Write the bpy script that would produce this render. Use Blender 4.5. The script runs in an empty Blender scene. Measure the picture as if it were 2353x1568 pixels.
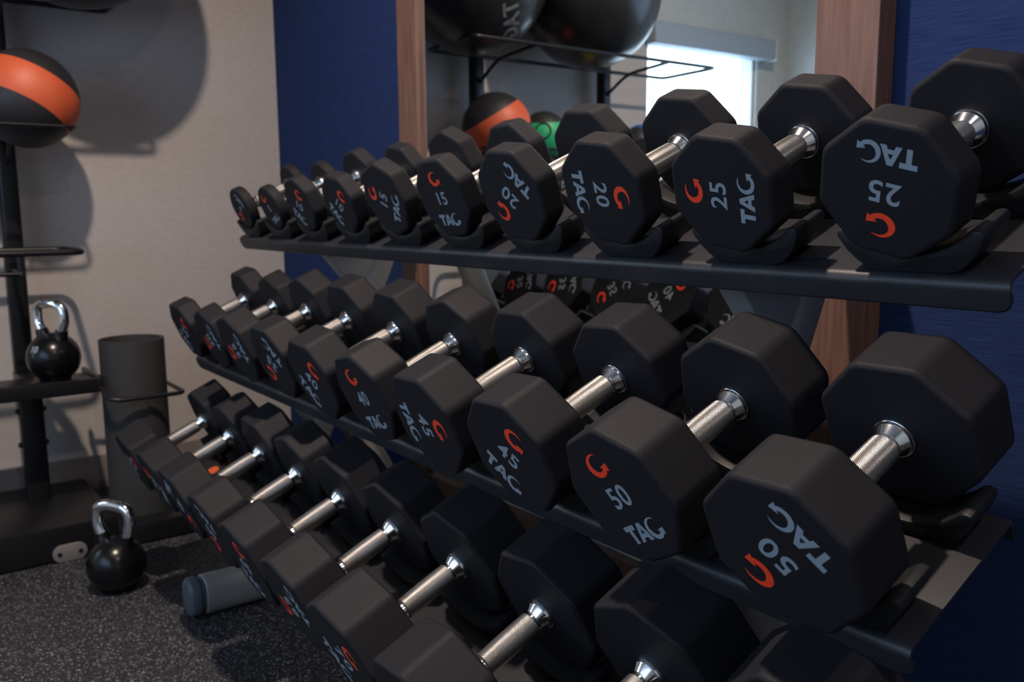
import bpy, bmesh, math, random
from mathutils import Vector, Matrix
random.seed(7)
PI = math.pi
sc = bpy.context.scene
COL = sc.collection
V = Vector

# ---------------------------------------------------------------- camera
CAM = V((0.7710, -0.9167, 0.0052))
cd = bpy.data.cameras.new('camera')
cam = bpy.data.objects.new('camera', cd)
COL.objects.link(cam)
r_ = V((0.597857, 0.801579, -0.006239))
u_ = V((-0.114083, 0.092787, 0.989129))
f_ = V((-0.793443, 0.590646, -0.14692))
m3 = Matrix((r_, u_, -f_)).transposed()
cam.matrix_world = Matrix.Translation(CAM) @ m3.to_4x4()
cd.sensor_width = 23.5
cd.lens = 2019.7 / 2353 * 23.5
cd.clip_start = 0.02
cd.dof.use_dof = True
cd.dof.focus_distance = 1.0
cd.dof.aperture_fstop = 4.4
sc.camera = cam

# ---------------------------------------------------------------- world, lights, exposure
sc.view_settings.view_transform = 'Standard'
sc.view_settings.look = 'None'
sc.view_settings.gamma = 1
sc.view_settings.use_curve_mapping = False
sc.view_settings.exposure = 0.08
w = bpy.data.worlds.new('world')
sc.world = w
w.use_nodes = True
w.node_tree.nodes['Background'].inputs[0].default_value = (0.62, 0.78, 1.0, 1)
w.node_tree.nodes['Background'].inputs[1].default_value = 1.5

FLOOR = -0.93
CEIL = 1.78
WX = -2.26      # beige wall
WY = 0.32       # blue wall
RY = -2.62      # wall opposite the mirror
RX = 2.6        # wall behind the camera


def area_light(name, loc, target, size, power, color, size_y=None, shape=None, spread=None):
    ld = bpy.data.lights.new(name, 'AREA')
    ld.energy = power
    ld.color = color
    ld.shape = shape or ('RECTANGLE' if size_y else 'DISK')
    ld.size = size
    if size_y:
        ld.size_y = size_y
    if spread:
        ld.spread = spread
    o = bpy.data.objects.new(name, ld)
    COL.objects.link(o)
    o.location = loc
    o.rotation_euler = (V(target) - V(loc)).to_track_quat('-Z', 'Y').to_euler()
    return o


WARM = (1.0, 0.82, 0.69)
for lx, ly, pw in ((-0.45, -0.75, 54.0), (1.55, -0.75, 13.0)):
    area_light('ceiling_downlight', (lx, ly, CEIL - 0.012), (lx, ly, 0), 0.085, pw, WARM, spread=math.radians(172))
# daylight just outside the window
area_light('window_daylight', (WX - 0.10, -1.955, 0.22), (0, -1.955, 0.22), 0.80, 11.0, (0.66, 0.83, 1.0), size_y=1.12)
area_light('window_daylight', (0.1, RY - 0.14, 0.45), (0.1, 0, 0.45), 2.4, 18.0, (0.36, 0.60, 1.0), size_y=1.2)

# ---------------------------------------------------------------- materials


def new_mat(name, base=(0.5, 0.5, 0.5), rough=0.5, metal=0.0, spec=0.5, coat=0.0):
    m = bpy.data.materials.new(name)
    m.use_nodes = True
    b = m.node_tree.nodes['Principled BSDF']
    b.inputs['Base Color'].default_value = (*base, 1)
    b.inputs['Roughness'].default_value = rough
    b.inputs['Metallic'].default_value = metal
    b.inputs['Specular IOR Level'].default_value = spec
    if coat:
        b.inputs['Coat Weight'].default_value = coat
        b.inputs['Coat Roughness'].default_value = 0.15
    return m


def nd(m, t, **kw):
    n = m.node_tree.nodes.new(t)
    for k, v in kw.items():
        if k in n.inputs.keys():
            n.inputs[k].default_value = v
        else:
            setattr(n, k, v)
    return n


def lk(m, a, b):
    m.node_tree.links.new(a, b)


def bsdf(m):
    return m.node_tree.nodes['Principled BSDF']


def coords(m, scale=(1, 1, 1)):
    tc = nd(m, 'ShaderNodeTexCoord')
    mp = nd(m, 'ShaderNodeMapping')
    mp.inputs['Scale'].default_value = scale
    lk(m, tc.outputs['Object'], mp.inputs['Vector'])
    return mp.outputs['Vector']


def noise_mat(name, c1, c2, scale, rough, stretch=(1, 1, 1), bump=0.0, detail=4, metal=0.0, spec=0.5, lo=0.35, hi=0.65, bdist=0.001):
    m = new_mat(name, c1, rough, metal, spec)
    vec = coords(m, stretch)
    n = nd(m, 'ShaderNodeTexNoise', Scale=scale, Detail=detail)
    lk(m, vec, n.inputs['Vector'])
    r = nd(m, 'ShaderNodeValToRGB')
    r.color_ramp.elements[0].position = lo
    r.color_ramp.elements[1].position = hi
    r.color_ramp.elements[0].color = (*c1, 1)
    r.color_ramp.elements[1].color = (*c2, 1)
    lk(m, n.outputs['Fac'], r.inputs['Fac'])
    lk(m, r.outputs['Color'], bsdf(m).inputs['Base Color'])
    if bump:
        b = nd(m, 'ShaderNodeBump', Strength=bump, Distance=bdist)
        lk(m, n.outputs['Fac'], b.inputs['Height'])
        lk(m, b.outputs['Normal'], bsdf(m).inputs['Normal'])
    return m


RUBBER = noise_mat('black_urethane', (0.0125, 0.0122, 0.0150), (0.0155, 0.0150, 0.0178), 850, 0.58, bump=0.50, detail=2, spec=0.15, bdist=0.0006)
SHELF = noise_mat('black_powder_coat', (0.0145, 0.015, 0.019), (0.020, 0.0205, 0.0255), 700, 0.42, bump=0.25, detail=2, bdist=0.0004)
SADDLE = new_mat('black_moulded_plastic', (0.011, 0.012, 0.014), 0.5, spec=0.3)
FRAME = noise_mat('silver_grey_paint', (0.22, 0.21, 0.205), (0.25, 0.24, 0.235), 300, 0.45)
CAP = new_mat('grey_plastic_cap', (0.07, 0.09, 0.11), 0.5)
CHROME = new_mat('chrome', (0.85, 0.86, 0.88), 0.09, 1.0)
COLLAR = new_mat('brushed_steel_collar', (0.80, 0.81, 0.83), 0.16, 1.0)
RED = new_mat('red_print', (0.95, 0.055, 0.016), 0.45)
WHITE = new_mat('grey_white_print', (0.25, 0.30, 0.345), 0.5)
BLACKM = new_mat('black_painted_steel', (0.009, 0.009, 0.011), 0.35, spec=0.35)
BALLBLK = new_mat('black_ball_vinyl', (0.016, 0.016, 0.018), 0.28)
MATBLK = noise_mat('dark_foam_mat', (0.024, 0.024, 0.024), (0.034, 0.033, 0.032), 500, 0.8, bump=0.2)
IRON = new_mat('black_enamel_iron', (0.004, 0.004, 0.005), 0.24, spec=0.35)
ORANGE = new_mat('orange_vinyl', (0.70, 0.13, 0.04), 0.45)

# knurled handle: two crossed wave patterns around the bar
KNURL = new_mat('knurled_steel', (0.48, 0.465, 0.45), 0.32, 1.0)
tc = nd(KNURL, 'ShaderNodeTexCoord')
sp = nd(KNURL, 'ShaderNodeSeparateXYZ')
lk(KNURL, tc.outputs['Object'], sp.inputs[0])
at = nd(KNURL, 'ShaderNodeMath', operation='ARCTAN2')
lk(KNURL, sp.outputs['X'], at.inputs[0])
lk(KNURL, sp.outputs['Z'], at.inputs[1])
ars = nd(KNURL, 'ShaderNodeMath', operation='MULTIPLY')
lk(KNURL, at.outputs[0], ars.inputs[0])
ars.inputs[1].default_value = 44.0
ys = nd(KNURL, 'ShaderNodeMath', operation='MULTIPLY')
lk(KNURL, sp.outputs['Y'], ys.inputs[0])
ys.inputs[1].default_value = 2900.0
sins = []
for op in ('ADD', 'SUBTRACT'):
    a = nd(KNURL, 'ShaderNodeMath', operation=op)
    lk(KNURL, ars.outputs[0], a.inputs[0])
    lk(KNURL, ys.outputs[0], a.inputs[1])
    s = nd(KNURL, 'ShaderNodeMath', operation='SINE')
    lk(KNURL, a.outputs[0], s.inputs[0])
    sins.append(s)
mx = nd(KNURL, 'ShaderNodeMath', operation='MAXIMUM')
lk(KNURL, sins[0].outputs[0], mx.inputs[0])
lk(KNURL, sins[1].outputs[0], mx.inputs[1])
bp = nd(KNURL, 'ShaderNodeBump', Strength=0.55, Distance=0.0004)
lk(KNURL, mx.outputs[0], bp.inputs['Height'])
lk(KNURL, bp.outputs['Normal'], bsdf(KNURL).inputs['Normal'])

# walls
BEIGE = noise_mat('beige_wallcovering', (0.40, 0.365, 0.345), (0.45, 0.41, 0.39), 60, 0.85, stretch=(1, 1, 3), bump=0.15, detail=8)
NAVY = noise_mat('navy_grasscloth', (0.011, 0.021, 0.068), (0.025, 0.046, 0.135), 150, 0.9, stretch=(0.12, 1, 6.0), bump=0.25, detail=5, spec=0.05, lo=0.3, hi=0.72)
WALLG = noise_mat('pale_grey_wall', (0.48, 0.56, 0.60), (0.52, 0.60, 0.64), 30, 0.85)
CEILM = new_mat('ceiling_paint', (0.35, 0.34, 0.33), 0.9)
BASEB = noise_mat('brown_vinyl_baseboard', (0.20, 0.165, 0.15), (0.23, 0.19, 0.17), 20, 0.5)

# wood
def wood(name, c1, c2):
    m = noise_mat(name, c1, c2, 38, 0.45, stretch=(3.0, 3.0, 0.18), bump=0.06, detail=7, lo=0.3, hi=0.7)
    return m


WOOD = wood('reddish_brown_wood', (0.115, 0.054, 0.036), (0.18, 0.100, 0.074))

# floor: black rubber with grey flecks
FLO = new_mat('speckled_rubber_floor', (0.03, 0.03, 0.03), 0.6)
vec = coords(FLO)
vo = nd(FLO, 'ShaderNodeTexVoronoi', Scale=330.0)
lk(FLO, vec, vo.inputs['Vector'])
sx = nd(FLO, 'ShaderNodeSeparateColor')
lk(FLO, vo.outputs['Color'], sx.inputs[0])
rp = nd(FLO, 'ShaderNodeValToRGB')
rp.color_ramp.interpolation = 'CONSTANT'
e = rp.color_ramp.elements
e[0].position = 0.0
e[0].color = (0.016, 0.0165, 0.022, 1)
e[1].position = 0.72
e[1].color = (0.055, 0.055, 0.062, 1)
x_ = e.new(0.88)
x_.color = (0.15, 0.15, 0.155, 1)
x_ = e.new(0.96)
x_.color = (0.30, 0.31, 0.33, 1)
lk(FLO, sx.outputs[0], rp.inputs['Fac'])
n2 = nd(FLO, 'ShaderNodeTexNoise', Scale=420.0, Detail=2.0)
lk(FLO, vec, n2.inputs['Vector'])
mxc = nd(FLO, 'ShaderNodeMixRGB', blend_type='MULTIPLY')
mxc.inputs[0].default_value = 0.55
lk(FLO, rp.outputs[0], mxc.inputs[1])
lk(FLO, n2.outputs['Fac'], mxc.inputs[2])
lk(FLO, mxc.outputs[0], bsdf(FLO).inputs['Base Color'])
bmpf = nd(FLO, 'ShaderNodeBump', Strength=0.4, Distance=0.001)
lk(FLO, n2.outputs['Fac'], bmpf.inputs['Height'])
lk(FLO, bmpf.outputs['Normal'], bsdf(FLO).inputs['Normal'])

MIRROR = new_mat('mirror_glass', (0.86, 0.90, 0.90), 0.0, 1.0)
GLASS = bpy.data.materials.new('window_glass')
GLASS.use_nodes = True
nt = GLASS.node_tree
nt.nodes.remove(nt.nodes['Principled BSDF'])
tr = nt.nodes.new('ShaderNodeBsdfTransparent')
gl = nt.nodes.new('ShaderNodeBsdfGlossy')
gl.inputs['Roughness'].default_value = 0.02
mi = nt.nodes.new('ShaderNodeMixShader')
mi.inputs[0].default_value = 0.06
nt.links.new(tr.outputs[0], mi.inputs[1])
nt.links.new(gl.outputs[0], mi.inputs[2])
nt.links.new(mi.outputs[0], nt.nodes['Material Output'].inputs[0])
VINYL = new_mat('white_window_vinyl', (0.62, 0.66, 0.70), 0.45)
SHADE = new_mat('blind_cassette', (0.30, 0.36, 0.42), 0.5)


def band_mat(name, base, band, n, half, off=0.0):
    """ball with one coloured band around it (object coordinates)"""
    m = new_mat(name, base, 0.52)
    tc = nd(m, 'ShaderNodeTexCoord')
    dp = nd(m, 'ShaderNodeVectorMath', operation='DOT_PRODUCT')
    lk(m, tc.outputs['Object'], dp.inputs[0])
    dp.inputs[1].default_value = V(n).normalized()
    sb = nd(m, 'ShaderNodeMath', operation='SUBTRACT')
    lk(m, dp.outputs['Value'], sb.inputs[0])
    sb.inputs[1].default_value = off
    ab = nd(m, 'ShaderNodeMath', operation='ABSOLUTE')
    lk(m, sb.outputs[0], ab.inputs[0])
    lt = nd(m, 'ShaderNodeMath', operation='LESS_THAN')
    lk(m, ab.outputs[0], lt.inputs[0])
    lt.inputs[1].default_value = half
    mc = nd(m, 'ShaderNodeMixRGB')
    mc.inputs[1].default_value = (*base, 1)
    mc.inputs[2].default_value = (*band, 1)
    lk(m, lt.outputs[0], mc.inputs[0])
    lk(m, mc.outputs[0], bsdf(m).inputs['Base Color'])
    return m


# ---------------------------------------------------------------- helpers


def to_mesh(name, bm, mat, smooth=None):
    bmesh.ops.recalc_face_normals(bm, faces=bm.faces)
    me = bpy.data.meshes.new(name)
    bm.to_mesh(me)
    bm.free()
    if mat:
        me.materials.append(mat)
    if smooth:
        for p in me.polygons:
            p.use_smooth = True
        me.set_sharp_from_angle(angle=math.radians(smooth))
    return me


def obj(name, me, parent=None, loc=(0, 0, 0), rot=(0, 0, 0)):
    o = bpy.data.objects.new(name, me)
    COL.objects.link(o)
    o.location = loc
    o.rotation_euler = rot
    if parent:
        o.parent = parent
    return o


def wn(o):
    m = o.modifiers.new('weighted_normals', 'WEIGHTED_NORMAL')
    m.keep_sharp = True
    return o


def tag(o, label, cat, group=None):
    o['label'] = label
    o['category'] = cat
    if group:
        o['group'] = group
    return o


def root(name, loc, rot=(0, 0, 0)):
    o = bpy.data.objects.new(name, None)
    o.empty_display_size = 0.05
    COL.objects.link(o)
    o.location = loc
    o.rotation_euler = rot
    return o


def struct(name, bm, mat, smooth=None):
    o = obj(name, to_mesh(name, bm, mat, smooth))
    o['kind'] = 'structure'
    return o


def box(bm, a, b, bevel=0.0, seg=2):
    r = bmesh.ops.create_cube(bm, size=1.0)
    vs = r['verts']
    a = V(a)
    b = V(b)
    for v in vs:
        v.co = V((a[i] + (v.co[i] + 0.5) * (b[i] - a[i]) for i in range(3)))
    if bevel:
        es = list({e for v in vs for e in v.link_edges})
        bmesh.ops.bevel(bm, geom=es, offset=bevel, segments=seg, affect='EDGES', profile=0.5)


def loft(bm, rings, cap0=True, cap1=True, closed=True):
    rr = [[bm.verts.new(p) for p in ring] for ring in rings]
    n = len(rr[0])
    for a, b in zip(rr[:-1], rr[1:]):
        for i in range(n if closed else n - 1):
            j = (i + 1) % n
            bm.faces.new((a[i], a[j], b[j], b[i]))
    if cap0:
        bm.faces.new(rr[0][::-1])
    if cap1:
        bm.faces.new(rr[-1])
    return rr


def round_poly(pts, rad, seg=5):
    """round the corners of a 2D polygon"""
    out = []
    n = len(pts)
    for i in range(n):
        p0, p1, p2 = V(pts[i - 1]), V(pts[i]), V(pts[(i + 1) % n])
        r = rad[i] if isinstance(rad, (list, tuple)) else rad
        d0 = (p0 - p1)
        d2 = (p2 - p1)
        l0, l2 = d0.length, d2.length
        d0.normalize()
        d2.normalize()
        ang = d0.angle(d2)
        if r <= 0 or ang > PI - 0.02:
            out.append(p1)
            continue
        t = min(r / math.tan(ang / 2), 0.49 * min(l0, l2))
        a, b = p1 + d0 * t, p1 + d2 * t
        for k in range(seg + 1):
            s = k / seg
            out.append((a * (1 - s) ** 2 + p1 * 2 * s * (1 - s) + b * s * s))
    return out


def prism_x(bm, poly, x0, x1, bev=0.0):
    """extrude a (y,z) polygon along x"""
    if bev:
        c = sum((V(p) for p in poly), V((0, 0))) / len(poly)

        def sh(d):
            n = len(poly)
            o = []
            for i in range(n):
                a, b, d2 = V(poly[i - 1]), V(poly[i]), V(poly[(i + 1) % n])
                t = (d2 - a).normalized()
                nn = V((t.y, -t.x))
                if nn.dot(b - c) < 0:
                    nn = -nn
                o.append(b - nn * d)
            return o
        rings = []
        for x, d in ((x0, bev), (x0 + bev * 0.3, bev * 0.3), (x0 + bev, 0), (x1 - bev, 0), (x1 - bev * 0.3, bev * 0.3), (x1, bev)):
            rings.append([(x, p[0], p[1]) for p in sh(d)])
    else:
        rings = [[(x, p[0], p[1]) for p in poly] for x in (x0, x1)]
    loft(bm, rings)


def tube(bm, pts, r, seg=10, closed=False, caps=True, radii=None):
    """sweep a circle along a polyline"""
    pts = [V(p) for p in pts]
    n = len(pts)
    rings = []
    prev = None
    for i, p in enumerate(pts):
        if closed:
            t = (pts[(i + 1) % n] - pts[i - 1]).normalized()
        elif i == 0:
            t = (pts[1] - p).normalized()
        elif i == n - 1:
            t = (p - pts[-2]).normalized()
        else:
            t = (pts[i + 1] - pts[i - 1]).normalized()
        if prev is None:
            ref = V((0, 0, 1)) if abs(t.z) < 0.9 else V((1, 0, 0))
            nrm = (ref - t * ref.dot(t)).normalized()
        else:
            nrm = (prev - t * prev.dot(t)).normalized()
        prev = nrm
        bi = t.cross(nrm)
        rr = radii[i] if radii else r
        rings.append([p + (nrm * math.cos(a) + bi * math.sin(a)) * rr for a in (2 * PI * k / seg for k in range(seg))])
    if closed:
        vr = [[bm.verts.new(q) for q in ring] for ring in rings]
        for i in range(n):
            a, b = vr[i], vr[(i + 1) % n]
            for k in range(seg):
                j = (k + 1) % seg
                bm.faces.new((a[k], a[j], b[j], b[k]))
    else:
        loft(bm, rings, caps, caps)


def smooth_path(pts, rad=0.03, seg=5, closed=False):
    """round the corners of a 3D polyline"""
    pts = [V(p) for p in pts]
    n = len(pts)
    out = []
    for i in range(n):
        if not closed and i in (0, n - 1):
            out.append(pts[i])
            continue
        p0, p1, p2 = pts[i - 1], pts[i], pts[(i + 1) % n]
        d0 = p0 - p1
        d2 = p2 - p1
        t = min(rad, 0.48 * d0.length, 0.48 * d2.length)
        a = p1 + d0.normalized() * t
        b = p1 + d2.normalized() * t
        for k in range(seg + 1):
            s = k / seg
            out.append(a * (1 - s) ** 2 + p1 * 2 * s * (1 - s) + b * s * s)
    return out


def lathe_y(bm, prof, seg=40, cap=True):
    """revolve (y, radius) around the Y axis"""
    rings = [[(r * math.cos(a), y, r * math.sin(a)) for a in (2 * PI * k / seg for k in range(seg))] for y, r in prof]
    loft(bm, rings, cap, cap)


def lathe_z(bm, prof, seg=40, c=(0, 0), cap=True):
    rings = [[(c[0] + r * math.cos(a), c[1] + r * math.sin(a), z) for a in (2 * PI * k / seg for k in range(seg))] for z, r in prof]
    loft(bm, rings, cap, cap)


# ---------------------------------------------------------------- flat print shapes (numbers, lettering, emblem)


def curve_mesh(polys, depth=0.0003):
    cu = bpy.data.curves.new('shape', 'CURVE')
    cu.dimensions = '2D'
    cu.fill_mode = 'BOTH'
    cu.extrude = depth
    for p in polys:
        s = cu.splines.new('POLY')
        s.points.add(len(p) - 1)
        for i, q in enumerate(p):
            s.points[i].co = (q[0], q[1], 0, 1)
        s.use_cyclic_u = True
    o = bpy.data.objects.new('shape', cu)
    COL.objects.link(o)
    dg = bpy.context.evaluated_depsgraph_get()
    dg.update()
    me = bpy.data.meshes.new_from_object(o.evaluated_get(dg))
    bpy.data.objects.remove(o)
    return me


def text_mesh(s, size, depth=0.0003, bold=0.0, spacing=1.0):
    cu = bpy.data.curves.new('text', 'FONT')
    cu.body = s
    cu.size = size
    cu.extrude = depth
    cu.offset = bold
    cu.align_x = 'CENTER'
    cu.align_y = 'CENTER'
    cu.space_character = spacing
    cu.resolution_u = 4
    o = bpy.data.objects.new('text', cu)
    COL.objects.link(o)
    dg = bpy.context.evaluated_depsgraph_get()
    dg.update()
    me = bpy.data.meshes.new_from_object(o.evaluated_get(dg))
    bpy.data.objects.remove(o)
    return me


def swoosh(R, sx=1.0, a0=52, sweep=270, wmax=0.50, head=1.15):
    """C-shaped stroke that starts as a point, swells and ends in an arrow head"""
    outer, inner = [], []
    N = 28
    for i in range(N + 1):
        t = i / N
        a = math.radians(a0 + sweep * t)
        wd = wmax * R * min(1.0, (t * 1.9) ** 0.8) * (1.0 - 0.18 * max(0, t - 0.6) / 0.4)
        ro = R
        ri = R - wd
        outer.append((ro * math.cos(a) * sx, ro * math.sin(a)))
        inner.append((ri * math.cos(a) * sx, ri * math.sin(a)))
    a = math.radians(a0 + sweep)
    rm = R * (1 - wmax * 0.42)
    tdir = V((-math.sin(a), math.cos(a)))
    ndir = V((math.cos(a), math.sin(a)))
    base = ndir * rm
    hw = 0.40 * R * head
    hl = 0.50 * R * head
    p1 = base + ndir * hw
    p2 = base + tdir * hl + ndir * hw * 0.15
    p3 = base - ndir * hw
    poly = outer + [(p1.x * sx, p1.y), (p2.x * sx, p2.y), (p3.x * sx, p3.y)] + inner[::-1]
    return poly


def print_meshes(num, r):
    """flat XY meshes, centred on the face, for a head of radius r"""
    out = {}
    # emblem
    R = 0.205 * r
    pl = [(p[0] * 1.06, p[1] * 0.90 + 0.52 * r) for p in swoosh(R)]
    out['emblem'] = curve_mesh([pl])
    # number
    me = text_mesh(str(num), 0.50 * r, bold=0.008 * r, spacing=1.08)
    for v in me.vertices:
        v.co.x *= 0.95
        v.co.y *= 0.90
    out['number'] = me
    # lettering T A G
    h = 0.285 * r
    y0 = -0.54 * r - h / 2
    t = 0.078 * r
    x = -0.42 * r
    wT, wA, gap = 0.25 * r, 0.31 * r, -0.02 * r
    T_ = [(x, y0 + h), (x, y0 + h - t), (x + wT / 2 - t / 2, y0 + h - t), (x + wT / 2 - t / 2, y0), (x + wT / 2 + t / 2, y0),
          (x + wT / 2 + t / 2, y0 + h - t), (x + wT, y0 + h - t), (x + wT, y0 + h)]
    xa = x + wT + gap
    A_ = [(xa, y0), (xa + wA / 2 - t * 0.5, y0 + h), (xa + wA / 2 + t * 0.5, y0 + h), (xa + wA, y0), (xa + wA - t * 1.12, y0),
          (xa + wA - t * 1.12 - 0.022 * r, y0 + h * 0.2), (xa + t * 1.12 + 0.022 * r, y0 + h * 0.2), (xa + t * 1.12, y0)]
    Ah = [(xa + wA / 2 - 0.042 * r, y0 + h * 0.42), (xa + wA / 2 + 0.042 * r, y0 + h * 0.42), (xa + wA / 2, y0 + h * 0.70)]
    xg = xa + wA + 0.155 * r
    G_ = [(p[0] + xg, p[1] + y0 + h * 0.5) for p in swoosh(0.165 * r, 1.05, 50, 272, 0.44, 1.15)]
    out['lettering'] = curve_mesh([T_, A_, Ah, G_])
    return out


def place_print(me, y, back, mat):
    me = me.copy()
    for v in me.vertices:
        x, yy, z = v.co
        v.co = (-x, y + z, yy) if back else (x, y - z, yy)
    me.materials.clear()
    me.materials.append(mat)
    return me


# ---------------------------------------------------------------- room
bm = bmesh.new()
box(bm, (WX - 0.4, RY - 0.1, FLOOR - 0.05), (RX + 0.1, WY + 0.1, FLOOR))
struct('floor', bm, FLO)
bm = bmesh.new()
box(bm, (WX - 0.4, RY - 0.1, CEIL), (RX + 0.1, WY + 0.1, CEIL + 0.05))
struct('ceiling', bm, CEILM)
bm = bmesh.new()
box(bm, (WX, WY, FLOOR), (RX + 0.1, WY + 0.1, CEIL))
struct('wall_back', bm, NAVY)
bm = bmesh.new()
WA, WB, WC, WD = -1.15, 1.35, -0.20, 1.10      # opening of the second window
box(bm, (WX - 0.4, RY - 0.1, FLOOR), (WA, RY, CEIL))
box(bm, (WB, RY - 0.1, FLOOR), (RX + 0.1, RY, CEIL))
box(bm, (WA, RY - 0.1, FLOOR), (WB, RY, WC))
box(bm, (WA, RY - 0.1, WD), (WB, RY, CEIL))
struct('wall_front', bm, WALLG)
w2 = root('window_2', ((WA + WB) / 2, RY - 0.06, WC))
w2['kind'] = 'structure'
bm = bmesh.new()
wx = (WB - WA) / 2
hz = WD - WC
box(bm, (-wx, -0.03, 0), (-wx + 0.05, 0.03, hz), 0.004)
box(bm, (wx - 0.05, -0.03, 0), (wx, 0.03, hz), 0.004)
box(bm, (-wx + 0.05, -0.03, 0), (wx - 0.05, 0.03, 0.05), 0.004)
box(bm, (-wx + 0.05, -0.03, hz - 0.05), (wx - 0.05, 0.03, hz), 0.004)
box(bm, (-0.025, -0.03, 0.05), (0.025, 0.03, hz - 0.05), 0.004)
obj('window_frame', to_mesh('window_frame', bm, VINYL), w2)
bm = bmesh.new()
box(bm, (-wx + 0.05, -0.004, 0.05), (wx - 0.05, 0.004, hz - 0.05))
obj('window_pane', to_mesh('window_pane', bm, GLASS), w2)
bm = bmesh.new()
box(bm, (RX, RY, FLOOR), (RX + 0.1, WY, CEIL))
struct('wall_right', bm, WALLG)
# left wall with the window opening
Y0, Y1, ZB, ZT = -2.36, -1.56, -0.35, 0.79
bm = bmesh.new()
box(bm, (WX - 0.14, Y1, FLOOR), (WX, WY + 0.1, CEIL))
struct('wall_left', bm, BEIGE)
bm = bmesh.new()
box(bm, (WX - 0.14, RY, FLOOR), (WX, Y0, CEIL))
box(bm, (WX - 0.14, Y0, ZT), (WX, Y1, CEIL))
box(bm, (WX - 0.14, Y0, FLOOR), (WX, Y1, ZB))
struct('wall_window', bm, noise_mat('window_wall_paint', (0.46, 0.49, 0.49), (0.50, 0.53, 0.53), 30, 0.85))
bm = bmesh.new()
box(bm, (WX, RY, FLOOR), (WX + 0.012, WY, -0.772), 0.002)
struct('baseboard_left', bm, BASEB)
bm = bmesh.new()
box(bm, (WX + 0.012, WY - 0.012, FLOOR), (RX, WY, -0.772), 0.002)
struct('baseboard_back', bm, BASEB)

# window
win = root('window_1', (WX - 0.045, (Y0 + Y1) / 2, ZB))
win['kind'] = 'structure'
bm = bmesh.new()
hy, hz, fr = (Y1 - Y0) / 2, ZT - ZB, 0.02
box(bm, (-0.03, -hy, 0), (0.03, -hy + fr, hz), 0.004)
box(bm, (-0.03, hy - fr * 0.4, 0), (0.03, hy, hz), 0.004)
box(bm, (-0.03, -hy + fr, hz - fr), (0.03, hy - fr * 0.4, hz), 0.004)
box(bm, (-0.03, -hy + fr, 0), (0.03, hy - fr * 0.4, fr), 0.004)
obj('window_frame', to_mesh('window_frame', bm, VINYL), win)
bm = bmesh.new()
box(bm, (-0.004, -hy + fr, fr), (0.004, hy - fr * 0.4, hz - fr))
obj('window_pane', to_mesh('window_pane', bm, GLASS), win)
# roller blind cassette
rb = root('roller_blind', (WX, (Y0 + Y1) / 2, 0.765))
tag(rb, 'grey roller blind cassette fixed above the bright window seen in the mirror', 'blind')
bm = bmesh.new()
box(bm, (0.001, -0.455, 0.0), (0.075, 0.425, 0.10), 0.008, 3)
obj('cassette', to_mesh('cassette', bm, SHADE, 40), rb)
bm = bmesh.new()
box(bm, (0.0, -0.462, -0.002), (0.078, -0.455, 0.102), 0.002)
obj('end_cap', to_mesh('end_cap', bm, VINYL), rb)

# ---------------------------------------------------------------- mirror
MY = 0.290
mir = root('wall_mirror', (-0.65, 0.32, -0.80))
tag(mir, 'large wall mirror in a reddish brown wood frame behind the dumbbell rack', 'mirror')
MZ0, MZ1 = -0.80, 1.45


def mbox(name, x0, x1, z0, z1, mat, y0=0.276, y1=0.3195, bev=0.0025):
    b = bmesh.new()
    box(b, (x0 + 0.65, y0 - 0.32, z0 + 0.80), (x1 + 0.65, y1 - 0.32, z1 + 0.80), bev)
    return obj(name, to_mesh(name, b, mat), mir)


mbox('frame_side', -1.330, -1.232, MZ0, MZ1, WOOD)
mbox('frame_side', -0.060, 0.044, MZ0, MZ1, WOOD)
mbox('frame_rail', -1.232, -0.060, MZ1 - 0.10, MZ1, WOOD)
mbox('frame_rail', -1.232, -0.060, MZ0, MZ0 + 0.10, WOOD)
mbox('glass', -1.2315, -0.0605, MZ0 + 0.1, MZ1 - 0.1, MIRROR, MY, MY + 0.006, 0)

# ---------------------------------------------------------------- dumbbells
HL = 0.12525
TIER = [((-0.0, -0.0), 0.40792), ((-0.13516, -0.31446), 0.40814), ((-0.25428, -0.62639), 0.42671)]
X10 = [0.3023, 0.3189, 0.3189]
XOFF = {0: 0.0012, 1: 0.0, 2: 0.0}
RAD = [0.053, 0.0617, 0.0692, 0.072, 0.0695, 0.0738, 0.0789, 0.0785, 0.079, 0.0797, 0.0808, 0.084, 0.0865, 0.0885, 0.0905]
THK = [0.0267, 0.0342, 0.0356, 0.0401, 0.0437, 0.0493, 0.0573, 0.0645, 0.0715, 0.0727, 0.0736, 0.0744, 0.0788, 0.0857, 0.0897]
NUM = [5, 10, 15, 20, 25, 30, 35, 40, 45, 50, 55, 60, 65, 70, 75]
PHI = [[-142, -21, 39, 55, -63, -2, -129, 98, -80, -164],
       [48, -108, -104, -132, 50, -14, 88, 42, -31, -136],
       [70, -60, 140, -150, 22, -113, 61, -9, -24, 140]]


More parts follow.
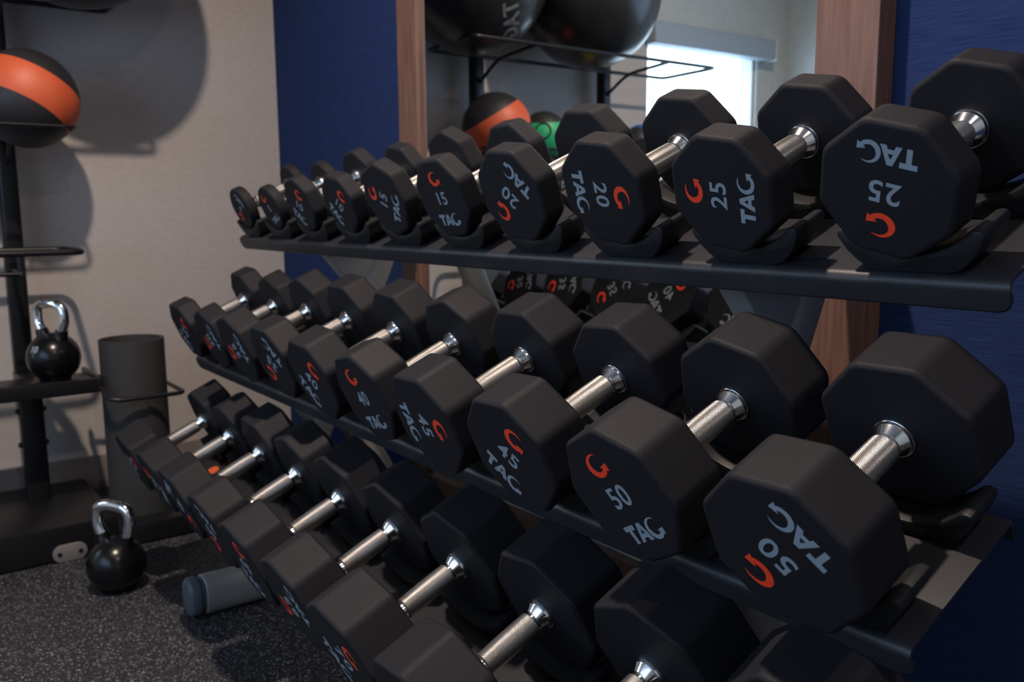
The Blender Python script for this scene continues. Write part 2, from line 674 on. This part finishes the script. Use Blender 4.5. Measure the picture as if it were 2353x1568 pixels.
def head_mesh(r, tk, inner_y, sgn, disc):
    """octagonal head from y=inner_y outwards, sgn -1 = towards the room"""
    bm = bmesh.new()
    if disc:
        pts = [V((r * 1.03 * math.cos(a), r * 1.03 * math.sin(a))) for a in (2 * PI * k / 64 for k in range(64))]
    else:
        R = r * 1.0 / math.cos(PI / 8)
        pts = round_poly([(R * math.cos(PI / 8 + k * PI / 4), R * math.sin(PI / 8 + k * PI / 4)) for k in range(8)], 0.020, 6)
    b = 0.0060
    prof = []
    for k in range(6):
        a = k / 5 * PI / 2
        prof.append((b - b * math.sin(a), b - b * math.cos(a)))     # (distance from the face, inset)
    prof2 = [(p[0], p[1]) for p in prof]
    rings = []
    seq = [(d, ins) for d, ins in [(b - b * math.sin(k / 5 * PI / 2), b - b * math.cos(k / 5 * PI / 2)) for k in range(5, -1, -1)]]
    # seq starts at the face (d=0, inset=b) and ends at d=b, inset=0
    far = [(tk - d, ins) for d, ins in seq[::-1]]
    for d, ins in seq + far:
        y = inner_y + sgn * d
        s = 1 - ins / r
        rings.append([(p.x * s, y, p.y * s) for p in pts])
    loft(bm, rings)
    return to_mesh('head', bm, RUBBER, 50)


def handle_mesh():
    bm = bmesh.new()
    h = HL / 2 - 0.021
    lathe_y(bm, [(-h, 0.0120), (-h, 0.0148), (-h + 0.0012, 0.0160), (-h * 0.5, 0.0164), (0, 0.0166), (h * 0.5, 0.0164), (h - 0.0012, 0.0160), (h, 0.0148), (h, 0.0120)], 40)
    return to_mesh('handle', bm, KNURL, 35)


def collar_mesh(sgn):
    bm = bmesh.new()
    h = HL / 2
    prof = [(h - 0.024, 0.0118), (h - 0.0165, 0.0118), (h - 0.0160, 0.0140), (h - 0.0150, 0.0146), (h - 0.0072, 0.0192), (h - 0.0068, 0.0194), (h - 0.0064, 0.0186), (h - 0.0060, 0.0202),
            (h - 0.0040, 0.0206), (h - 0.0037, 0.0198), (h - 0.0033, 0.0198), (h - 0.0030, 0.0216), (h - 0.0008, 0.0220), (h + 0.001, 0.0216)]
    lathe_y(bm, [(sgn * y, r) for y, r in prof], 48)
    return to_mesh('collar', bm, COLLAR, 30)


HANDLE = handle_mesh()
COLL = {s: collar_mesh(s) for s in (-1, 1)}
HEADS, PRINTS = {}, {}
for wi in range(15):
    r, tk = RAD[wi], THK[wi]
    for s in (-1, 1):
        HEADS[wi, s] = head_mesh(r, tk, s * HL / 2, s, wi == 0)
    pm = print_meshes(NUM[wi], r)
    for s in (-1, 1):
        y = s * (HL / 2 + tk + 0.00005)
        PRINTS[wi, s] = [(nm, place_print(pm[nm], y, s == 1, RED if nm == 'emblem' else WHITE)) for nm in ('emblem', 'number', 'lettering')]

ORD = ['first', 'second', 'third', 'fourth', 'fifth', 'sixth', 'seventh', 'eighth', 'ninth', 'last']
SHELFN = ['top', 'middle', 'bottom']


def orient(phi):
    p = abs((phi + 180) % 360 - 180)
    if p < 23:
        return 'upright'
    if p > 157:
        return 'upside down'
    if 68 < p <= 112:
        return 'sideways'
    return 'tilted'


for t in range(3):
    (ty, tz), tilt = TIER[t]
    for k in range(10):
        wi = t * 5 + k // 2
        r = RAD[wi]
        X = X10[t] - 0.2 * (9 - k) + (0.0 if t else 0.0)
        nvec = V((0, -math.sin(tilt), math.cos(tilt)))
        # the head centre keeps its height above the saddle
        rfit = [0.053, 0.0617, 0.0692, 0.072, 0.0685, 0.0738, 0.0789, 0.0775, 0.0771, 0.0773, 0.0808, 0.0844, 0.0860, 0.0905, 0.0965][wi]
        base = V((X, ty, tz)) + nvec * (rfit - r)
        shape = 'round' if wi == 0 else 'eight-sided'
        d = root('dumbbell', base, (tilt, 0, 0))
        pos = 'leftmost' if k == 0 else ('rightmost' if k == 9 else ORD[k] + ' from left')
        look = '' if (t == 2 and (k in (7, 8, 9) or k < 3)) else ' number %s,' % orient(PHI[t][k])
        tag(d, 'black %s %d dumbbell,%s %s on the %s shelf' % (shape, NUM[wi], look, pos, SHELFN[t]), 'dumbbell', 'dumbbells on the %s shelf of the rack' % SHELFN[t])
        ph = math.radians(PHI[t][k])
        obj('handle', HANDLE, d, (0, 0, r), (0, ph, 0))
        for s in (-1, 1):
            obj('collar', COLL[s], d, (0, 0, r), (0, ph, 0))
            h = wn(obj('head', HEADS[wi, s], d, (0, 0, r), (0, ph, 0)))
            for nm, me in PRINTS[wi, s]:
                p_ = obj(nm, me, h)
                if nm == 'emblem':
                    p_['label'] = 'red curved arrow emblem'

# ---------------------------------------------------------------- dumbbell rack
rack = root('dumbbell_rack', (-0.595, -0.05, FLOOR))
tag(rack, 'three tier dumbbell rack with black tilted shelves on silver grey frames', 'rack')
RL = V((-0.595, -0.05, FLOOR))


def saddle_mesh(u0, u1, r, phi, lift, disc):
    """moulded cradle, profile in (x, n), from u0 to u1 along the bar direction"""
    n0 = -0.0250
    arc = []
    xt, zt = 0.0605, 0.0170
    R0 = r / math.cos(PI / 8)
    hp_ = [V((r * 1.03 * math.cos(q * 0.13), r * 1.03 * math.sin(q * 0.13))) for q in range(48)] if disc else round_poly([(R0 * math.cos(PI / 8 + q * PI / 4 - phi), R0 * math.sin(PI / 8 + q * PI / 4 - phi)) for q in range(8)], 0.020, 6)
    zb = -0.001
    while zb > -0.019:
        Rr = (xt * xt + (zt - zb) ** 2) / (2 * (zt - zb))
        if all(p.y + r + lift > zb + Rr - math.sqrt(max(Rr * Rr - p.x * p.x, 0)) + 0.0004 for p in hp_ if p.y < 0 and abs(p.x) < xt):
            break
        zb -= 0.0005
    for i in range(17):
        x = xt - 2 * xt * i / 16
        arc.append((x, zb + Rr - math.sqrt(Rr * Rr - x * x)))
    out = [(-0.036, n0), (0.036, n0), (0.047, -0.0225), (0.058, -0.014), (0.068, -0.002), (0.0750, 0.0115), (0.0756, 0.0160), (0.0735, 0.0195), (0.0690, 0.0208), (0.0640, 0.0198)]
    poly = out + arc + [(-p[0], p[1]) for p in out[2:][::-1]]
    cx, cz = 0, 0.0
    bm = bmesh.new()
    b = 0.003
    rings = []
    for u, ins in ((u0, b), (u0 + b * 0.3, b * 0.3), (u0 + b, 0), (u1 - b, 0), (u1 - b * 0.3, b * 0.3), (u1, b)):
        ring = []
        n = len(poly)
        for i in range(n):
            a, p, c = V(poly[i - 1]), V(poly[i]), V(poly[(i + 1) % n])
            tt = (c - a).normalized()
            nn = V((tt.y, -tt.x))
            q = p - nn * ins * 0.8
            ring.append((q.x, u, q.y))
        rings.append([(q_[0] + 0.003, q_[1], q_[2]) for q_ in ring])
    loft(bm, rings)
    return to_mesh('saddle', bm, SADDLE, 40)


RFIT = [0.053, 0.0617, 0.0692, 0.072, 0.0685, 0.0738, 0.0789, 0.0775, 0.0771, 0.0773, 0.0808, 0.0844, 0.0860, 0.0905, 0.0965]
SX0, SX1 = -1.588, 0.402


def shelf_mesh():
    bm = bmesh.new()

    def section(x, lip, front=-0.0985):
        t = 0.003
        n0 = -0.0255
        R = 0.011
        o = [(0.100, n0), (front + R, n0)]
        for i in range(1, 7):
            a = i / 6 * PI / 2
            o.append((front + R - R * math.sin(a), n0 - R + R * math.cos(a)))
        o.append((front, n0 - R - lip))
        o.append((front + 0.003, n0 - R - lip - 0.003))
        o.append((front + 0.0065, n0 - R - lip - 0.001))
        for i in range(6, -1, -1):
            a = i / 6 * PI / 2
            r2 = R - t
            o.append((front + R - r2 * math.sin(a), n0 - R + r2 * math.cos(a)))
        o.append((0.097, n0 - t))
        o.append((0.097, n0 - 0.022))
        o.append((0.100, n0 - 0.022))
        return [(x, p[0], p[1]) for p in o]
    xs = []
    for d, l in ((0.0, 0.006), (0.001, 0.011), (0.0035, 0.0155), (0.008, 0.0185), (0.014, 0.0200)):
        xs.append((d, l))
    rings = [section(SX0 + d, l) for d, l in xs] + [section(SX1 - d, l) for d, l in xs[::-1]]
    loft(bm, rings)
    me = to_mesh('shelf', bm, SHELF, 40)
    return me


SHM = shelf_mesh()
for t in range(3):
    (ty, tz), tilt = TIER[t]
    s = obj('shelf', SHM, rack, V((0, ty, tz)) - RL, (tilt, 0, 0))
    for k in range(10):
        X = X10[t] - 0.2 * (9 - k)
        wi = t * 5 + k // 2
        for ua, ub in ((-0.090, -0.034), (0.040, 0.092)):
            obj('saddle', saddle_mesh(ua, ub, RAD[wi], math.radians(PHI[t][k]), RFIT[wi] - RAD[wi], wi == 0), s, (X, 0, 0))

# small orange sticker on the bottom shelf plate
bm = bmesh.new()
rings = []
for z in (-0.0258, -0.0250):
    rings.append([(-1.425 + 0.021 * math.cos(q * PI / 12), 0.010 + 0.015 * math.sin(q * PI / 12), z) for q in range(24)])
loft(bm, rings)
st = obj('sticker', to_mesh('sticker', bm, ORANGE), s)
st['label'] = 'small orange sticker'

# side frames
for X in (-1.235, 0.015):
    fx = X + 0.595

    def yz(y, z):
        return (y - RL.y, z - RL.z)
    # foot: oval tube on the floor
    bm = bmesh.new()

    def oval(y, w, h, cz=None):
        cz = 0.0475 if cz is None else cz
        o = []
        for i in range(28):
            a = 2 * PI * i / 28
            ca, sa = math.cos(a), math.sin(a)
            o.append((fx + w * math.copysign(abs(ca) ** 0.75, ca), y - RL.y, cz + h * math.copysign(abs(sa) ** 0.75, sa)))
        return o
    loft(bm, [oval(y, w, h) for y, w, h in ((-0.335, 0.037, 0.043), (-0.333, 0.039, 0.045), (0.262, 0.039, 0.045), (0.264, 0.037, 0.043))])
    ft = obj('foot', to_mesh('foot', bm, FRAME, 40), rack)
    for ya, yb, sg in ((-0.372, -0.336, -1), (0.265, 0.285, 1)):
        bm = bmesh.new()
        if sg < 0:
            seq = ((ya, 0.031, 0.037), (ya + 0.004, 0.036, 0.042), (ya + 0.008, 0.038, 0.044), (yb - 0.012, 0.038, 0.044), (yb - 0.011, 0.034, 0.040), (yb - 0.001, 0.034, 0.040))
        else:
            seq = ((ya, 0.034, 0.040), (yb - 0.004, 0.038, 0.044), (yb, 0.032, 0.037))
        loft(bm, [oval(*q) for q in seq])
        obj('end_cap', to_mesh('end_cap', bm, CAP, 40), ft)
    # upright
    z_top, z_bot = 0.02, -0.835

    def yr(z):
        return 0.170 + 0.45 * (z + 0.17)
    cy = lambda z: yr(z) - 0.036
    bm = bmesh.new()
    rings = []
    for z in (z_bot, z_top):
        o = []
        for i in range(28):
            a = 2 * PI * i / 28
            ca, sa = math.cos(a), math.sin(a)
            o.append((fx + 0.030 * math.copysign(abs(ca) ** 0.7, ca), cy(z) - RL.y + 0.036 * math.copysign(abs(sa) ** 0.7, sa), z - RL.z))
        rings.append(o)
    loft(bm, rings)
    obj('upright', to_mesh('upright', bm, FRAME, 40), rack)
    # rear brace
    bm = bmesh.new()
    rings = []
    for y, z in ((0.035, -0.47), (0.235, -0.835)):
        o = []
        for i in range(28):
            a = 2 * PI * i / 28
            ca, sa = math.cos(a), math.sin(a)
            o.append((fx + 0.029 * math.copysign(abs(ca) ** 0.7, ca), y - RL.y + 0.038 * math.copysign(abs(sa) ** 0.7, sa), z - RL.z))
        rings.append(o)
    loft(bm, rings)
    obj('brace', to_mesh('brace', bm, FRAME, 40), rack)
    # brackets under each shelf
    for t in range(3):
        (ty, tz), tilt = TIER[t]
        ax = V((math.cos(tilt), math.sin(tilt)))
        nn = V((-math.sin(tilt), math.cos(tilt)))
        o = V((ty, tz)) - nn * 0.0295
        a = o - ax * 0.055
        b = o + ax * 0.094
        zc = tz - 0.225
        zb_ = tz - 0.02
        poly = [yz(*a), yz(*b)]
        poly = [yz(a.x, a.y), yz(cy(zc), zc), yz(cy(zb_) + 0.02, zb_ + 0.02), yz(b.x, b.y)]
        bm = bmesh.new()
        prism_x(bm, round_poly(poly, [0.0, 0.02, 0.0, 0.0]), fx - 0.022, fx + 0.022, 0.006)
        obj('bracket', to_mesh('bracket', bm, FRAME, 40), rack)

# ---------------------------------------------------------------- storage rack along the left wall
br = root('ball_rack', (-2.0, -0.88, FLOOR))
tag(br, 'black steel storage rack for exercise balls standing along the beige wall', 'rack')
BL = V((-2.0, -0.88, FLOOR))


def bpart(name, bm, mat, parent=None, smooth=40):
    for v in bm.verts:
        v.co -= BL
    return obj(name, to_mesh(name, bm, mat, smooth), parent or br)


for py in (-0.54, -1.22):
    bm = bmesh.new()
    box(bm, (-2.215, py - 0.026, -0.485), (-2.165, py + 0.026, 1.30), 0.012, 3)
    bpart('post', bm, BLACKM)
    bm = bmesh.new()
    box(bm, (-2.10, py - 0.038, -0.84), (-2.045, py + 0.024, -0.482), 0.008, 3)
    lg = bpart('tray_leg', bm, BLACKM)
    for z in (-0.56, -0.66):
        for sy in (-1, 1):
            bm = bmesh.new()
            bmesh.ops.create_uvsphere(bm, u_segments=12, v_segments=8, radius=0.009)
            for v in bm.verts:
                v.co += V((-2.07, py - 0.007 + sy * 0.032, z))
            bpart('bolt', bm, BLACKM, lg)


def wire_shelf(name, xf, xr, zf, zr, ya, yb, r=0.0055, posts=True):
    bm = bmesh.new()
    loop = smooth_path([(xf, ya, zf), (xf, yb, zf), (xr, yb, zr), (xr, ya, zr)], 0.03, 5, True)
    tube(bm, loop, r, 10, closed=True)
    s = bpart(name, bm, BLACKM)
    for py in (-0.54, -1.22):
        bm = bmesh.new()
        tube(bm, smooth_path([(xf, py, zf - 0.001), (xr + 0.06, py, zr - 0.012), (-2.168, py, zr - 0.085)], 0.05, 6), r * 0.95, 10)
        bpart('support_rod', bm, BLACKM, s)
    return s


wire_shelf('wire_shelf', -1.80, -2.10, 0.597, 0.590, -0.26, -1.50, 0.0075)
ws2 = wire_shelf('wire_shelf', -1.885, -2.115, 0.236, 0.232, -0.405, -1.42)
for xr_ in (-1.94, -2.06):
    bm = bmesh.new()
    tube(bm, smooth_path([(xr_, -0.640, 0.234), (xr_, -0.650, 0.214), (xr_, -1.400, 0.214), (xr_, -1.414, 0.234)], 0.008, 3), 0.0055, 8)
    bpart('inner_rail', bm, BLACKM, ws2)
bm = bmesh.new()
tube(bm, [(-1.885, -0.640, 0.235), (-2.115, -0.640, 0.233)], 0.0045, 8)
bpart('cross_rod', bm, BLACKM, ws2)
# flat lower shelf rail
bm = bmesh.new()
loop = smooth_path([(-1.88, -0.41, -0.100), (-1.88, -1.42, -0.100), (-2.12, -1.42, -0.100), (-2.12, -0.41, -0.100)], 0.04, 5, True)
tube(bm, loop, 0.009, 10, closed=True)
s3 = bpart('wire_shelf', bm, BLACKM)
bm = bmesh.new()
tube(bm, [(-2.0, -0.55, -0.106), (-2.0, -0.55, -0.15), (-2.03, -0.55, -0.158)], 0.008, 10)
tube(bm, [(-1.95, -0.56, -0.158), (-1.95, -1.30, -0.158)], 0.006, 10)
tube(bm, [(-2.168, -0.55, -0.158), (-1.95, -0.55, -0.158)], 0.006, 10)
bpart('lower_bar', bm, BLACKM, s3)
# kettlebell tray
bm = bmesh.new()
box(bm, (-2.04, -1.40, -0.485), (-1.88, -0.40, -0.46), 0.004)
box(bm, (-1.885, -1.40, -0.494), (-1.868, -0.398, -0.452), 0.004)
box(bm, (-2.09, -0.402, -0.492), (-1.87, -0.390, -0.452), 0.003)
box(bm, (-2.20, -0.57, -0.485), (-2.03, -0.51, -0.462), 0.003)
box(bm, (-2.20, -1.25, -0.485), (-2.03, -1.19, -0.462), 0.003)
tray = bpart('tray', bm, BLACKM)
# wire hoop that keeps the rolled mat upright
bm = bmesh.new()
hp = smooth_path([(-2.08, -0.392, -0.480), (-2.08, -0.182, -0.512), (-1.808, -0.182, -0.512), (-1.808, -0.385, -0.512), (-1.88, -0.396, -0.480)], 0.035, 6)
tube(bm, hp, 0.0065, 10)
bpart('mat_hoop', bm, BLACKM, tray)
# base
bm = bmesh.new()
box(bm, (-2.22, -1.45, FLOOR + 0.004), (-1.777, -0.395, -0.830), 0.006, 2)
bpart('base', bm, BLACKM)
bm = bmesh.new()
box(bm, (-2.20, -0.395, FLOOR + 0.004), (-1.777, -0.165, -0.866), 0.006, 2)
bpart('mat_base', bm, BLACKM)
# oval foot plate with two holes
bm = bmesh.new()
pts = []
hw, hh = 0.043, 0.0245
for i in range(24):
    a = 2 * PI * i / 24
    cx_ = (hw - hh) if math.cos(a) > 0 else -(hw - hh)
    pts.append((-0.522 + cx_ + hh * math.cos(a), -0.905 + hh * math.sin(a)))
prism_x(bm, pts, -1.7775, -1.769, 0.002)
pl = bpart('foot_plate', bm, new_mat('grey_plastic_plate', (0.17, 0.16, 0.155), 0.5))
pl['label'] = 'light grey oval plate with two bolt holes'
for dy in (-0.026, 0.026):
    bm = bmesh.new()
    prism_x(bm, [(-0.522 + dy + 0.006 * math.cos(2 * PI * i / 12), -0.905 + 0.006 * math.sin(2 * PI * i / 12)) for i in range(12)], -1.7692, -1.7672)
    bpart('bolt', bm, BLACKM, pl, None)

# ---------------------------------------------------------------- balls


def sphere_mesh(name, r, mat, seg=64):
    bm = bmesh.new()
    bmesh.ops.create_uvsphere(bm, u_segments=seg, v_segments=seg // 2, radius=r)
    return to_mesh(name, bm, mat, 180)


def ball(name, c, r, mat, label, cat='ball', group=None):
    rt = root(name, (c[0], c[1], c[2] - r))
    tag(rt, label, cat, group)
    obj('shell', sphere_mesh('shell', r, mat), rt, (0, 0, r))
    return rt


med = 'medicine balls on the wire shelf'
ob = ball('medicine_ball', (-2.0, -0.500, 0.315), 0.132, band_mat('black_orange_ball', (0.016, 0.015, 0.018), (0.54, 0.090, 0.030), (-0.20, 0.48, 0.855), 0.047, 0.004),
          'large black medicine ball with an orange band, nearest the blue wall', 'medicine ball', med)
gb = ball('medicine_ball', (-2.0, -0.730, 0.296), 0.095, band_mat('black_green_ball', (0.016, 0.018, 0.018), (0.015, 0.36, 0.15), (0.1, 0.1, 1.0), 0.074, -0.020),
          'green and black medicine ball next to the orange banded one', 'medicine ball', med)
ball('medicine_ball', (-2.0, -0.925, 0.286), 0.088, band_mat('black_yellow_ball', (0.02, 0.02, 0.02), (0.55, 0.42, 0.02), (0.75, -0.1, -0.65), 0.05, 0.0),
     'yellow and black medicine ball between the green and the blue one', 'medicine ball', med)
ball('medicine_ball', (-2.0, -1.270, 0.283), 0.086, band_mat('black_blue_ball', (0.02, 0.02, 0.025), (0.01, 0.10, 0.36), (0.3, 0.9, 0.5), 0.045, 0.03),
     'blue and black medicine ball beside the bright window', 'medicine ball', med)
# green ball ring emblem
bm = bmesh.new()
cdir = V((0.72, 0.62, 0.12)).normalized()
e1 = cdir.cross(V((0, 0, 1))).normalized()
e2 = cdir.cross(e1)
loop = []
for i in range(28):
    a = 2 * PI * i / 28
    loop.append((cdir * 0.0905 + e1 * 0.029 * math.cos(a) + e2 * 0.029 * math.sin(a)).normalized() * 0.0955)
tube(bm, loop, 0.0035, 6, closed=True)
g_ = obj('ring_emblem', to_mesh('ring_emblem', bm, BLACKM, 40), gb, (0, 0, 0.095))

stab = 'large black stability balls on the top wire shelf'
s1 = ball('stability_ball', (-1.95, -0.360, 0.841), 0.278, BALLBLK, 'huge glossy black stability ball on the wire shelf, nearer the blue wall', 'exercise ball', stab)
ball('stability_ball', (-1.95, -0.925, 0.841), 0.278, BALLBLK, 'huge glossy black stability ball on the wire shelf, nearer the window', 'exercise ball', stab)
# lettering on the first ball
me = text_mesh('TAG', 0.085, 0.0008, 0.002)
cdir = V((0.70, -0.12, -0.70)).normalized()
ex = V((-0.256, -0.176, -0.222))
ex = (ex - cdir * ex.dot(cdir)).normalized()
ey = cdir.cross(ex)
for v in me.vertices:
    x, y, z = v.co
    q = cdir * 0.278 + ex * x + ey * y
    v.co = q.normalized() * (0.2786 + z)
me.materials.clear()
me.materials.append(new_mat('faded_grey_print', (0.16, 0.16, 0.16), 0.5))
obj('lettering', me, s1, (0, 0, 0.278))

# ---------------------------------------------------------------- kettlebells


def kettlebell(loc, rz, label):
    k = root('kettlebell', loc, (0, 0, rz))
    tag(k, label, 'kettlebell', 'black kettlebells with chrome handles')
    R = 0.0705
    bm = bmesh.new()
    prof = [(0.0, 0.0001), (0.0, 0.040)]
    for i in range(1, 25):
        a = math.radians(-58 + i * 5.2)
        prof.append((0.064 + R * math.sin(a), R * math.cos(a)))
    zt = prof[-1][0]
    prof += [(zt + 0.004, 0.022), (zt + 0.004, 0.0001)]
    lathe_z(bm, prof, 48, cap=False)
    obj('bell', to_mesh('bell', bm, IRON, 50), k)
    bm = bmesh.new()
    pts = smooth_path([(-0.031, 0, 0.116), (-0.034, 0, 0.134), (-0.052, 0, 0.168), (-0.046, 0, 0.212), (0, 0, 0.219), (0.046, 0, 0.212), (0.052, 0, 0.168), (0.034, 0, 0.134), (0.031, 0, 0.116)], 0.030, 6)
    tube(bm, pts, 0.0145, 16)
    obj('handle', to_mesh('handle', bm, CHROME, 60), k)
    for s in (-1, 1):
        bm = bmesh.new()
        tube(bm, [(s * 0.030, 0, 0.108), (s * 0.033, 0, 0.125), (s * 0.039, 0, 0.142)], 0.0175, 16, radii=[0.024, 0.0185, 0.0165])
        obj('horn_base', to_mesh('horn_base', bm, IRON, 60), k)
    return k


kb1 = kettlebell((-1.508, -0.461, FLOOR), math.radians(36), 'black kettlebell with chrome handle standing on the speckled floor')
kb2 = kettlebell((-1.965, -0.492, -0.460), math.radians(32), 'black kettlebell with chrome handle on the steel tray')
me = text_mesh('10', 0.026, 0.0005, 0.0006)
cdir = V((0.50, -0.75, 0.42)).normalized()
cdir = Matrix.Rotation(-math.radians(32), 3, 'Z') @ cdir       # into the kettlebell's own axes
ex = V((0, 0, 1)).cross(cdir).normalized()
ey = cdir.cross(ex)
for v in me.vertices:
    x, y, z = v.co
    q = cdir * 0.0705 + ex * x + ey * y
    v.co = q.normalized() * (0.0709 + z) + V((0, 0, 0.064))
me.materials.clear()
me.materials.append(WHITE)
obj('number', me, kb2)

# ---------------------------------------------------------------- rolled mat
mt = root('rolled_mat', (-1.925, -0.294, -0.866))
tag(mt, 'dark rolled exercise mat standing upright in a wire hoop by the wall', 'mat')
bm = bmesh.new()
N = 150
turns = 1.32
th_ = 0.0055
ou, inn = [], []
for i in range(N + 1):
    a = i / N * turns * 2 * PI
    rr = 0.0915 - 0.0062 * (i / N * turns)
    a2 = a + math.radians(8)
    ou.append((rr * math.cos(a2), rr * math.sin(a2)))
    inn.append(((rr - th_) * math.cos(a2), (rr - th_) * math.sin(a2)))
H_ = 0.51
for (za, zb_) in ((0.0, H_),):
    A = [[bm.verts.new((p[0], p[1], z)) for p in ou] for z in (za, zb_)]
    B = [[bm.verts.new((p[0], p[1], z)) for p in inn] for z in (za, zb_)]
    for i in range(N):
        bm.faces.new((A[0][i], A[0][i + 1], A[1][i + 1], A[1][i]))
        bm.faces.new((B[0][i + 1], B[0][i], B[1][i], B[1][i + 1]))
        bm.faces.new((A[1][i], A[1][i + 1], B[1][i + 1], B[1][i]))
        bm.faces.new((A[0][i + 1], A[0][i], B[0][i], B[0][i + 1]))
    for i in (0, N):
        bm.faces.new((A[0][i], A[1][i], B[1][i], B[0][i]))
obj('mat_roll', to_mesh('mat_roll', bm, MATBLK, 30), mt)
